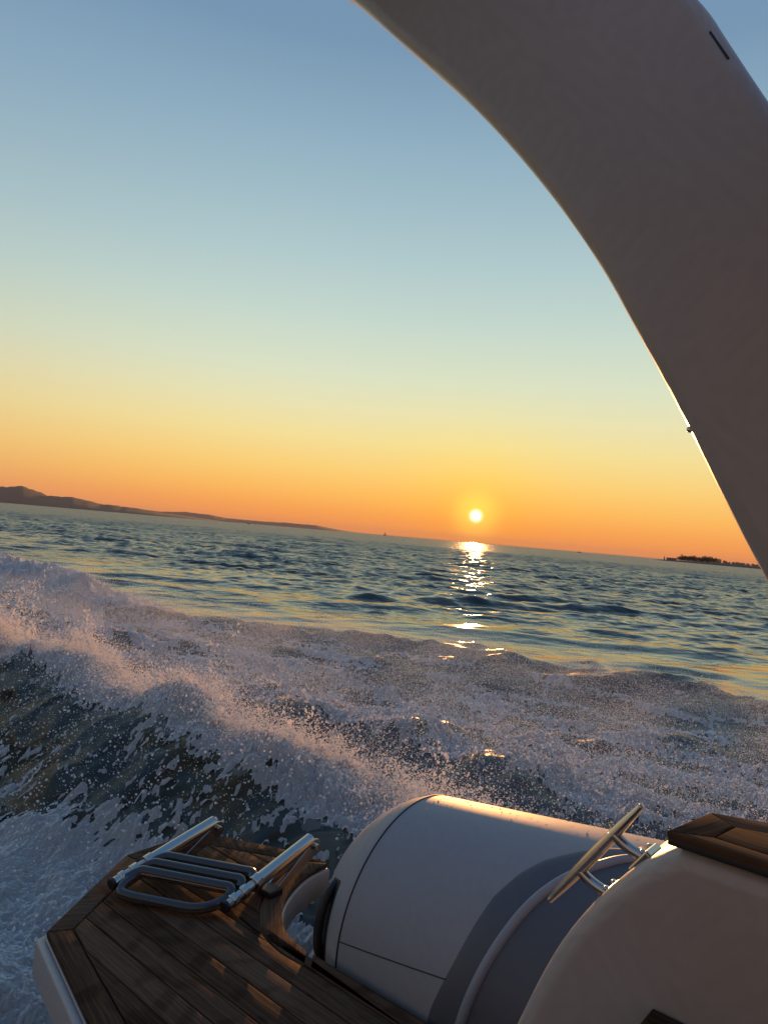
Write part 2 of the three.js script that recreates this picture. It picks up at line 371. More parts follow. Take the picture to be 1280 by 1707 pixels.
  mist.build('spray_mist', cluster(90, 2, 0.011, 1), 'fine drops hanging low over the foaming wake');
  drops.build('water_drops', new THREE.IcosahedronGeometry(1, 1), 'single white drops flying over the dark faces of the waves');
}

scene.fog = new THREE.FogExp2(new THREE.Color().setRGB(0.95, 0.72, 0.56), 4e-5);

// ------------------------------------------------------------------ far shores
const hillMat = new THREE.MeshStandardMaterial({ color: new THREE.Color().setRGB(0.05, 0.055, 0.04), roughness: 1 });
const at = (az, dist) => [dist * Math.sin(az * RAD), -dist * Math.cos(az * RAD)];
function ridge(stops, from, to, dist, depth, seed, label) {      // land seen from the sea: shore, slope, crest, back
  const noise = createNoise2D(rng(seed)), cols = 260, rows = 14, pos = [], index = [];
  for (let i = 0; i <= cols; i++) for (let j = 0; j <= rows; j++) {
    const az = lerp(from, to, i / cols), v = j / rows;
    const crest = Math.max(0, ramp(stops, az)) * RAD * dist, rough = 0.05 * noise(az * 2.2, 1) + 0.035 * noise(az * 6, 2 + v) + 0.02 * noise(az * 17, v * 3);
    const prof = v < 0.5 ? Math.pow(v / 0.5, 0.85) : Math.pow((1 - v) / 0.5, 0.7);
    const d = dist + (v - 0.5) * depth, [x, z] = at(az, d);
    pos.push(x, crest * prof * (d / dist) * (1 + rough) + (v < 0.02 || v > 0.98 ? -3 : 0), z);
  }
  for (let i = 0; i < cols; i++) for (let j = 0; j < rows; j++) { const a = i * (rows + 1) + j, b = a + rows + 1; index.push(a, b, b + 1, a, b + 1, a + 1); }
  const g = new THREE.BufferGeometry(); g.setAttribute('position', new THREE.Float32BufferAttribute(pos, 3)); g.setIndex(index); g.computeVertexNormals();
  const m = new THREE.Mesh(g, hillMat); m.castShadow = m.receiveShadow = true;
  tag(top(m, 'hills'), label, 'hills', null, 'structure');
}
ridge([[-75, 0.5], [-60, 1.4], [-48, 1.0], [-38, 1.3], [-32, 0.95], [-28.4, 1.08], [-26.9, 1.3], [-25.3, 0.8], [-23.3, 0.82], [-21.6, 0.53], [-19.5, 0.47], [-17.3, 0.3], [-15, 0.16], [-13, 0.03], [-12, 0]], -75, -12, 4200, 1600, 5, 'dark nearer hills of the coast at the left edge of the horizon');
ridge([[-40, 0.5], [-20, 0.42], [-17.3, 0.34], [-15.5, 0.48], [-13.7, 0.42], [-12.3, 0.28], [-9.5, 0.27], [-7.6, 0.33], [-5.4, 0.32], [-3.2, 0.11], [-1.8, 0.03], [-1, 0]], -40, -1, 9000, 2200, 8, 'pale farther ridge tapering off towards the sail on the horizon');

// low wooded point on the right
const PT = 900;
{
  const noise = createNoise2D(rng(66)), pos = [], index = [], cols = 120, rows = 10;
  for (let i = 0; i <= cols; i++) for (let j = 0; j <= rows; j++) {
    const az = lerp(20.9, 44, i / cols), v = j / rows, [x, z] = at(az, PT + (v - 0.35) * 170 * smooth(20.6, 24, az));
    const h = ramp([[20.9, 0], [21.4, 0.7], [22.4, 1.2], [23.2, 2.4], [30, 3.5], [44, 5]], az) * Math.sin(Math.PI * clamp(v, 0.02, 0.98)) ** 0.6;
    pos.push(x, h * (1 + 0.25 * noise(az * 3, v * 4)) - (j === 0 || j === rows ? 2 : 0), z);
  }
  for (let i = 0; i < cols; i++) for (let j = 0; j < rows; j++) { const a = i * (rows + 1) + j, b = a + rows + 1; index.push(a, b, b + 1, a, b + 1, a + 1); }
  const g = new THREE.BufferGeometry(); g.setAttribute('position', new THREE.Float32BufferAttribute(pos, 3)); g.setIndex(index); g.computeVertexNormals();
  const m = new THREE.Mesh(g, new THREE.MeshStandardMaterial({ color: new THREE.Color().setRGB(0.06, 0.05, 0.038), roughness: 1 })); m.castShadow = m.receiveShadow = true;
  tag(top(m, 'headland'), 'low wooded point jutting into the sea beside the arch', 'headland', null, 'structure');
}
const leafMat = new THREE.MeshStandardMaterial({ color: new THREE.Color().setRGB(0.045, 0.055, 0.03), roughness: 1, side: THREE.DoubleSide });
const barkMat = new THREE.MeshStandardMaterial({ color: new THREE.Color().setRGB(0.08, 0.06, 0.04), roughness: 1 });
{
  const R = rng(404);
  const crownOf = (seed) => {                                      // clumps of small leaf faces through a rounded volume
    const r = rng(seed), p = [];
    for (let c = 0; c < 26; c++) {
      const th = r() * 6.283, q = Math.sqrt(r()) * 0.75, cx = q * Math.cos(th), cz = q * Math.sin(th), cy = 0.15 + 0.75 * r() * (1 - 0.5 * q);
      for (let k = 0; k < 34; k++) {
        const u = [r() - 0.5, r() - 0.5, r() - 0.5], l = 0.3 / Math.max(0.2, Math.hypot(...u)) * Math.cbrt(r());
        const o = [cx + u[0] * l, cy + u[1] * l * 0.8, cz + u[2] * l];
        for (let v = 0; v < 3; v++) p.push(o[0] + (r() - 0.5) * 0.2, o[1] + (r() - 0.5) * 0.16, o[2] + (r() - 0.5) * 0.2);
      }
    }
    const g = new THREE.BufferGeometry(); g.setAttribute('position', new THREE.Float32BufferAttribute(p, 3)); g.computeVertexNormals(); return g;
  };
  const crowns = [1, 2, 3, 4].map(crownOf), trunkGeo = new THREE.CylinderGeometry(0.03, 0.055, 1, 7); trunkGeo.translate(0, 0.5, 0);
  const spots = [];
  for (let az = 22.75; az < 25.3; az += 0.17) spots.push([az, ramp([[22.7, 4.4], [23.0, 6.0], [24.0, 5.6], [25.0, 6.4], [25.3, 5.6]], az) * (1.0 + 0.34 * R()), 1]);
  for (let az = 25.45; az < 30; az += 0.3) spots.push([az, ramp([[25.3, 5], [26, 3.2], [27, 3.6], [28, 3.0], [30, 4]], az) * (1.0 + 0.45 * R()), 0]);
  spots.forEach(([az, h, tall], i) => {
    const g = top(new THREE.Group(), 'tree'), [x, z] = at(az + 0.05 * (R() - 0.5), PT + 18 + 30 * R());
    g.position.set(x, 0.6, z); g.rotation.y = R() * 6.28;
    const c = part('crown', crowns[i % 4], leafMat, g), w = tall ? 3.2 + 1.6 * R() : 2.6 + 1.2 * R();
    c.scale.set(w, h * 1.05, w); c.position.y = h * 0.2;
    part('trunk', trunkGeo, barkMat, g).scale.set(4.5, h * 0.55, 4.5);
    tag(g, tall ? 'tall dark tree in the dense clump near the tip of the wooded point' : 'lower dark tree on the wooded point close to the arch', 'tree', tall ? 'tall trees on the point' : 'lower trees on the point');
  });
  // beacon at the tip, with its low building
  const stone = new THREE.MeshStandardMaterial({ color: new THREE.Color().setRGB(0.25, 0.21, 0.17), roughness: 0.9 }), roofM = new THREE.MeshStandardMaterial({ color: new THREE.Color().setRGB(0.2, 0.08, 0.05), roughness: 0.9 });
  const b = top(new THREE.Group(), 'beacon_tower'), [bx, bz] = at(21.69, PT); b.position.set(bx, 0.2, bz);
  const body = new THREE.LatheGeometry([[0, 0], [1.0, 0], [0.85, 0.5], [0.6, 3.2], [0.85, 3.3], [0.85, 3.6], [0, 3.6]].map((p) => new THREE.Vector2(...p)), 14); part('tower', body, stone, b);
  const lant = new THREE.CylinderGeometry(0.4, 0.4, 0.8, 10); lant.translate(0, 4.0, 0); part('lantern_room', lant, stone, b);
  const cap = new THREE.ConeGeometry(0.55, 0.9, 10); cap.translate(0, 4.85, 0); part('cap', cap, roofM, b);
  tag(b, 'small beacon tower at the tip of the wooded point', 'beacon');
  const house = (az, d, w, h, l, label, wallM) => {
    const g = top(new THREE.Group(), 'house'), [x, z] = at(az, d); g.position.set(x, 0.6, z); g.rotation.y = -az * RAD;
    const wg = new THREE.BoxGeometry(w, h, l); wg.translate(0, h / 2, 0); part('wall', wg, wallM, g);
    const s = new THREE.Shape([new THREE.Vector2(-l / 2 - 0.3, 0), new THREE.Vector2(l / 2 + 0.3, 0), new THREE.Vector2(0, l * 0.32)]), rg = new THREE.ExtrudeGeometry(s, { depth: w + 0.5, bevelEnabled: false });
    rg.rotateY(Math.PI / 2); rg.translate(-w / 2 - 0.25, h + 0.01, 0); part('roof', rg, roofM, g);
    tag(g, label, 'house');
  };
  const pale = new THREE.MeshStandardMaterial({ color: new THREE.Color().setRGB(0.5, 0.45, 0.38), roughness: 0.9 });
  house(22.2, PT + 2, 11, 1.8, 5, 'long low building beside the beacon tower', stone);
  house(25.35, PT - 6, 5, 2.2, 4.5, 'pale house under the right end of the tall trees', pale);
  house(25.95, PT - 4, 4.4, 2.0, 4, 'pale house in the middle of the three by the water', pale);
  house(26.7, PT - 5, 5.5, 2.0, 4.2, 'pale house nearest the arch on the wooded point', pale);
}
// boats on the horizon
{
  const dark = new THREE.MeshStandardMaterial({ color: new THREE.Color().setRGB(0.12, 0.1, 0.09), roughness: 0.6 }), cloth = new THREE.MeshPhysicalMaterial({ color: new THREE.Color().setRGB(0.5, 0.42, 0.36), roughness: 1, transmission: 0.2, thickness: 0, side: THREE.DoubleSide });
  const hull = (l, w, h) => {
    const s = new THREE.Shape(); s.moveTo(-l / 2, -w / 2); s.lineTo(l * 0.2, -w / 2); s.quadraticCurveTo(l * 0.42, -w * 0.35, l / 2, 0); s.quadraticCurveTo(l * 0.42, w * 0.35, l * 0.2, w / 2); s.lineTo(-l / 2, w / 2);
    const g = new THREE.ExtrudeGeometry(s, { depth: h, bevelEnabled: true, bevelSize: 0.15, bevelThickness: 0.15, bevelSegments: 2 }); g.rotateX(-Math.PI / 2); return g;
  };
  const sb = top(new THREE.Group(), 'sailboat'), [x, z] = at(0.22, 2300); sb.position.set(x, -0.2, z); sb.rotation.y = 0.2;
  part('hull', hull(9, 2.6, 1.0), dark, sb);
  const mast = new THREE.CylinderGeometry(0.09, 0.12, 12, 8); mast.translate(0.6, 6.8, 0); part('mast', mast, dark, sb);
  const sail = (pts) => { const s = new THREE.Shape(pts.map((p) => new THREE.Vector2(...p))); return new THREE.ExtrudeGeometry(s, { depth: 0.05, bevelEnabled: false }); };
  part('mainsail', sail([[0.4, 2.0], [0.4, 12.2], [-1.4, 7], [-3.4, 2.2]]), cloth, sb);
  part('foresail', sail([[0.9, 10.5], [4.2, 1.4], [1.2, 2.0]]), cloth, sb);
  tag(sb, 'tiny sailboat with a tall mast on the horizon left of the sun', 'sailboat');
  const motor = (az, d, label) => {
    const g = top(new THREE.Group(), 'distant_boat'), [mx, mz] = at(az, d); g.position.set(mx, -0.15, mz); g.rotation.y = 0.3;
    part('hull', hull(8, 2.6, 1.1), dark, g);
    const c = new RoundedBoxGeometry(2.6, 1.4, 1.8, 2, 0.2); c.translate(-0.4, 1.9, 0); part('cabin', c, cloth, g);
    tag(g, label, 'boat');
  };
  motor(15.54, 1500, 'tiny motor boat on the horizon between the sun and the wooded point');
  motor(-10.65, 1700, 'tiny motor boat in front of the pale ridge at left');
}

// ------------------------------------------------------------------ the inflatable boat we stand in
const boat = top(new THREE.Group(), 'motor_boat');
boat.rotation.y = -40 * RAD;                                      // its x runs forward, its -z out to the far side
tag(boat, 'grey tubed inflatable motor boat with teak platform, cream coaming and arch', 'boat');

function grain(seed, base, dark, size = 512) {                    // teak: long streaks, pores, a few stains
  const R = rng(seed), f = createNoise2D(R), g = createNoise2D(R), data = new Uint8Array(size * size * 4), rough = new Uint8Array(size * size * 4);
  for (let j = 0; j < size; j++) for (let i = 0; i < size; i++) {
    const u = i / size, v = j / size, c = Math.cos(u * 6.283), s = Math.sin(u * 6.283);   // repeats along the board
    const streak = 0.5 + 0.5 * f(v * 46 + 0.25 * f(c * 0.7, s * 0.7 + v * 5), c * 0.25 + s * 0.2), fine = 0.5 + 0.5 * g(v * 150, c * 0.9 + s * 1.3), stain = smooth(0.1, 0.7, f(c * 0.9 + 7, s * 0.9 + v * 2.2));
    const k = clamp(0.5 * streak + 0.32 * fine + 0.34 * stain * 0.8), o = (j * size + i) * 4;
    for (let q = 0; q < 3; q++) data[o + q] = 255 * lerp(base[q], dark[q], k);
    data[o + 3] = 255;
    rough[o] = rough[o + 1] = rough[o + 2] = 255 * clamp(0.68 + 0.32 * fine * streak); rough[o + 3] = 255;
  }
  const mk = (d, cs) => { const t = new THREE.DataTexture(d, size, size); t.wrapS = t.wrapT = THREE.RepeatWrapping; t.magFilter = THREE.LinearFilter; if (cs) t.colorSpace = THREE.SRGBColorSpace; t.repeat.set(1.4, 2.2); t.needsUpdate = true; return t; };
  return [mk(data, true), mk(rough, false)];
}
const teaks = [[1, [0.44, 0.34, 0.26], [0.22, 0.155, 0.115]], [2, [0.4, 0.3, 0.225], [0.19, 0.135, 0.1]], [3, [0.47, 0.37, 0.29], [0.25, 0.18, 0.135]]].map(([s, b, d]) => {
  const [m, r] = grain(s * 91, b, d);
  return new THREE.MeshPhysicalMaterial({ map: m, roughnessMap: r, roughness: 1, specularIntensity: 0.06, bumpMap: r, bumpScale: 0.0005 });
});
const caulk = new THREE.MeshStandardMaterial({ color: new THREE.Color().setRGB(0.02, 0.02, 0.02), roughness: 0.6 });
function speck(seed, size, lo, hi) {                              // orange-peel and specks of a moulded surface
  const R = rng(seed), f = createNoise2D(R), d = new Uint8Array(size * size * 4);
  for (let j = 0; j < size; j++) for (let i = 0; i < size; i++) {
    const a = i / size * 6.2832, b = j / size * 6.2832, n = 0.5 + 0.25 * f(Math.cos(a) * 2 + Math.sin(b) * 1.7, Math.sin(a) * 2 + Math.cos(b) * 1.7) + 0.25 * (R() - 0.5) - (R() > 0.9993 ? 0.5 : 0);
    const o = (j * size + i) * 4; d[o] = d[o + 1] = d[o + 2] = 255 * lerp(lo, hi, clamp(n)); d[o + 3] = 255;
  }
  const t = new THREE.DataTexture(d, size, size); t.wrapS = t.wrapT = THREE.RepeatWrapping; t.magFilter = THREE.LinearFilter; t.repeat.set(2.5, 2.5); t.needsUpdate = true; return t;
}
const peel = speck(7, 512, 0.86, 1);
const cream = new THREE.MeshPhysicalMaterial({ color: new THREE.Color().setRGB(0.41, 0.36, 0.325), map: peel, roughness: 0.45, bumpMap: peel, bumpScale: 0.002, clearcoat: 0.25, clearcoatRoughness: 0.25 });
const steel = new THREE.MeshStandardMaterial({ color: new THREE.Color().setRGB(0.5, 0.48, 0.44), metalness: 1, roughness: 0.18 });
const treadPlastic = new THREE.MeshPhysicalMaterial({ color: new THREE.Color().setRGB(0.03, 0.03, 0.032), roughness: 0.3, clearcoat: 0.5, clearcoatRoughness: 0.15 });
const rubber = new THREE.MeshStandardMaterial({ color: new THREE.Color().setRGB(0.012, 0.012, 0.013), roughness: 0.55 });
const weave = speck(17, 512, 0.9, 1);
const tubeCloth = new THREE.MeshPhysicalMaterial({ color: new THREE.Color().setRGB(0.3, 0.305, 0.31), map: weave, roughness: 0.55, bumpMap: weave, bumpScale: 0.0012, specularIntensity: 0.7 });
const tubeGrey = new THREE.MeshPhysicalMaterial({ color: new THREE.Color().setRGB(0.09, 0.095, 0.108), map: weave, roughness: 0.5, bumpMap: weave, bumpScale: 0.0012 });

const beadGrey = new THREE.MeshPhysicalMaterial({ color: new THREE.Color().setRGB(0.26, 0.27, 0.29), roughness: 0.4 });
const V2 = (a) => a.map((p) => new THREE.Vector2(p[0], p[1]));
// a flat board from an outline (s, n): lies with its top at y
function board(outline, y, thick, inset, bevel, segments = 2) {
  const g = new THREE.ExtrudeGeometry(new THREE.Shape(V2(outline)), { depth: thick - 2 * bevel, bevelEnabled: true, bevelSize: bevel, bevelThickness: bevel, bevelOffset: -inset - bevel, bevelSegments: segments, steps: 1 });
  g.rotateX(-Math.PI / 2); g.translate(0, y - thick + bevel, 0);
  return toCreasedNormals(g, 0.6);
}
const turnUv = (g, angle) => { const u = g.attributes.uv, c = Math.cos(angle), s = Math.sin(angle); for (let i = 0; i < u.count; i++) { const x = u.getX(i), y = u.getY(i); u.setXY(i, c * x + s * y, -s * x + c * y); } return g; };
const shiftUv = (g, a, b) => { const u = g.attributes.uv; for (let i = 0; i < u.count; i++) u.setXY(i, u.getX(i) + a, u.getY(i) + b); return g; };
function clipStrip(poly, lo, hi) {                               // keep n between lo and hi
  const cut = (p, keep, t) => {
    const out = [];
    for (let i = 0; i < p.length; i++) {
      const a = p[i], b = p[(i + 1) % p.length], ka = keep(a[1]), kb = keep(b[1]);
      if (ka) out.push(a);
      if (ka !== kb) { const k = (t - a[1]) / (b[1] - a[1]); out.push([lerp(a[0], b[0], k), t]); }
    }
    return out;
  };
  return cut(cut(poly, (n) => n > lo, lo), (n) => n < hi, hi);
}
const spline = (pts, n) => new THREE.CatmullRomCurve3(pts.map((p) => new THREE.Vector3(p[0], p[1], 0)), false, 'centripetal').getPoints(n).map((p) => [p.x, p.y]);

// ---- swim platform
const DECK = 0.45;
{
  const plat = new THREE.Group(); plat.name = 'swim_platform'; boat.add(plat);
  const T = [-1.965, 1.022], A = [-2.243, 1.43], B = [-2.249, 1.629], C = [-2.183, 1.771], D = [-1.938, 1.888], NT = [-1.746, 1.941];
  const notchIn = spline([NT, [-1.728, 1.81], [-1.659, 1.658], [-1.587, 1.577], [-1.504, 1.527], [-1.404, 1.507]], 22);
  const notchOut = spline([[-1.822, 1.872], [-1.752, 1.667], [-1.661, 1.544], [-1.567, 1.476], [-1.457, 1.449], [-1.362, 1.455]], 22);
  const Li = [-1.929, 1.083], ci = [-2.057, 1.282], cj = [-2.165, 1.445], fi = [-2.174, 1.6], Ci = [-2.128, 1.702], fj = [-1.96, 1.791];
  const EL = -0.92, edgeN = 1.53;
  const outer = [T, A, B, C, D, NT, ...notchIn.slice(1), [EL, edgeN], [EL, 0.79]];
  const slab = new THREE.ExtrudeGeometry(new THREE.Shape(V2(outer)), { depth: 0.075, bevelEnabled: true, bevelSize: 0.01, bevelThickness: 0.01, bevelOffset: -0.006, bevelSegments: 4 });
  slab.rotateX(-Math.PI / 2); slab.translate(0, DECK - 0.012 - 0.088, 0);
  part('moulded_base', toCreasedNormals(slab, 0.7), cream, plat);
  part('rim_lip', board([[EL, 0.769], [-1.978, 1.001], [-1.992, 1.045], [-1.972, 1.05], [-1.96, 1.026], [EL, 0.792]], DECK - 0.016, 0.1, 0, 0.008, 5), cream, plat);
  const field = [Li, ci, cj, fi, Ci, fj, ...notchOut, [EL, 1.457], [EL, 0.872]];
  const pad = board([T, A, B, C, D, NT, ...notchIn.slice(1), [EL, edgeN], [EL, 0.79]], DECK - 0.0035, 0.012, 0.004, 0.002, 1);
  part('caulking', pad, caulk, plat);
  let k = 0;
  const plank = (o, angle, y = DECK + 0.004, inset = 0.0025) => { const g = board(o, y, 0.012, inset, 0.003, 2); turnUv(g, angle); shiftUv(g, k * 0.37, k * 0.61); part('plank', g, teaks[k++ % 3], plat); };
  for (let n = 0.9; n < 1.95; n += 0.0795) {                       // the field, boards running fore and aft
    const p = clipStrip(field, n - 0.0062 + 0.006, n + 0.0795);
    if (p.length > 2) plank(p, 0);
  }
  plank([T, Li, [EL, 0.872], [EL, 0.79]], -0.21);
  plank([T, A, cj, ci, Li], 0.97);
  plank([A, B, C, Ci, fi, cj], 1.4);
  plank([C, D, NT, notchOut[0], fj, Ci], -0.4);
  plank([...notchIn.slice(0, 23), ...notchOut.slice().reverse()], -0.7);
  plank([[-1.39, 1.512], [EL, 1.527], [EL, 1.459], [-1.352, 1.459]], 0);
  // knee under it, down to the water
  const under = new THREE.ExtrudeGeometry(new THREE.Shape(V2([[-1.75, 1.12], [-1.95, 1.35], [-1.7, 1.46], [-1.4, 1.42], [EL, 1.42], [EL, 0.9]])), { depth: 0.62, bevelEnabled: true, bevelSize: 0.02, bevelThickness: 0.02, bevelSegments: 2 });
  under.rotateX(-Math.PI / 2); under.translate(0, -0.3, 0); part('under_body', under, cream, plat);
}
// ---- boarding ladder folded on the platform
const tubeGeo = (pts, r, seg = 40, radial = 14, closed = false) => new THREE.TubeGeometry(new THREE.CatmullRomCurve3(pts.map((p) => new THREE.Vector3(...p)), closed, 'centripetal'), seg, r, radial, closed);
function rod(a, b, r, radial = 18) {                             // straight round bar with softened ends
  const A = new THREE.Vector3(...a), B = new THREE.Vector3(...b), l = A.distanceTo(B), e = Math.min(r * 0.25, 0.003);
  const g = new THREE.LatheGeometry([[0, 0], [r - e, 0], [r, e], [r, l - e], [r - e, l], [0, l]].map((p) => new THREE.Vector2(...p)), radial);
  g.applyQuaternion(new THREE.Quaternion().setFromUnitVectors(new THREE.Vector3(0, 1, 0), B.clone().sub(A).normalize())); g.translate(...a);
  return toCreasedNormals(g, 0.7);
}
{
  const lad = new THREE.Group(); lad.name = 'boarding_ladder'; boat.add(lad);
  const mix = (a, b, t) => a.map((v, i) => lerp(v, b[i], t));
  const rails = [[[-2.03, 0.487, -1.25], [-2.075, 0.562, -1.672]], [[-1.697, 0.487, -1.432], [-1.752, 0.562, -1.842]]];
  for (const [a, b] of rails) {
    const rail = part('rail', rod(mix(a, b, 0.34), b, 0.0225), steel, lad);
    part('collar', rod(mix(a, b, 0.3), mix(a, b, 0.37), 0.0252), steel, rail);
    part('inner_tube', rod(mix(a, b, 0.02), mix(a, b, 0.34), 0.0165), steel, rail);
    part('collar', rod(mix(a, b, 0.17), mix(a, b, 0.235), 0.0215), steel, rail);
    part('collar', rod(mix(a, b, 0.07), mix(a, b, 0.125), 0.0205), steel, rail);
    part('end_plug', rod(a, mix(a, b, 0.03), 0.019), rubber, rail);
    // hinge plate folded back under the rail
    const foot = [lerp(a[0], b[0], 0.45), DECK + 0.008, lerp(a[2], b[2], 0.5)], tip = [b[0], b[1] - 0.022, b[2] - 0.004];
    const dir = new THREE.Vector3(tip[0] - foot[0], tip[1] - foot[1], tip[2] - foot[2]), len = dir.length();
    for (const off of [-0.019, 0.019]) {
      const sh = new THREE.Shape(); sh.moveTo(0, -0.006); sh.lineTo(len, -0.026); sh.absarc(len, 0, 0.026, -Math.PI / 2, Math.PI / 2, false); sh.lineTo(0, 0.006);
      const g = new THREE.ExtrudeGeometry(sh, { depth: 0.004, bevelEnabled: true, bevelSize: 0.001, bevelThickness: 0.001, bevelSegments: 1, curveSegments: 10 });
      const X = dir.clone().normalize(), Z = new THREE.Vector3(1, 0, 0).addScaledVector(X, -X.x).normalize(), Y = Z.clone().cross(X);
      g.translate(0, 0, off - 0.002); g.applyMatrix4(new THREE.Matrix4().makeBasis(X, Y, Z)); g.translate(...foot);
      part('hinge_plate', g, steel, lad);
    }
    part('hinge_pin', rod([b[0] - 0.03, b[1] - 0.016, b[2]], [b[0] + 0.034, b[1] - 0.016, b[2]], 0.011), steel, lad);
    part('foot_block', new RoundedBoxGeometry(0.07, 0.02, 0.06, 2, 0.005).translate(foot[0], DECK + 0.0145, foot[2]), rubber, lad);
  }
  // rungs: bowed bars between the rails, the last one a closed loop hanging towards the deck
  const bow = (t, drop, fwd, sag, r) => {
    const l = mix(rails[0][0], rails[0][1], t), e = mix(rails[1][0], rails[1][1], t), pts = [];
    for (const [w, o, d] of [[0.05, 0, 0], [0.065, 0.6, 0.5], [0.1, 0.95, 0.95], [0.15, 1, 1], [0.35, 1, 1], [0.6, 1, 1], [0.8, 1, 1], [0.9, 0.95, 0.95], [0.935, 0.6, 0.5], [0.95, 0, 0]]) { const p = mix(l, e, w); pts.push([p[0], p[1] + drop * d, p[2] + fwd * o]); }
    const rung = part('rung', tubeGeo(pts, r * 0.88, 60, 14), steel, lad);
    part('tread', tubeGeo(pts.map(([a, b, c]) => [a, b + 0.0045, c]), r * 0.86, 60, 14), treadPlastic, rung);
  };
  bow(0.33, 0.012, -0.03, 0, 0.0185); bow(0.21, 0.016, -0.03, 0, 0.0185); bow(0.1, 0.016, -0.03, 0, 0.0185);
  const l = mix(...rails[0], 0.1), e = mix(...rails[1], 0.1), loop = [];
  for (const [w, o, d] of [[0.1, -0.028, 0.014], [0.085, 0, 0.0], [0.1, 0.035, -0.01], [0.15, 0.06, -0.018], [0.24, 0.068, -0.02], [0.4, 0.07, -0.02], [0.6, 0.07, -0.02], [0.78, 0.068, -0.02], [0.87, 0.058, -0.016], [0.925, 0.035, -0.01], [0.945, 0, 0.0], [0.93, -0.028, 0.014]]) { const p = mix(l, e, w); loop.push([p[0], p[1] + d, p[2] + o]); }
  const last = part('rung', tubeGeo(loop, 0.0148, 60, 14), steel, lad);
  part('tread', tubeGeo(loop.map(([a, b, c]) => [a, b + 0.004, c]), 0.0145, 60, 14), treadPlastic, last);
}
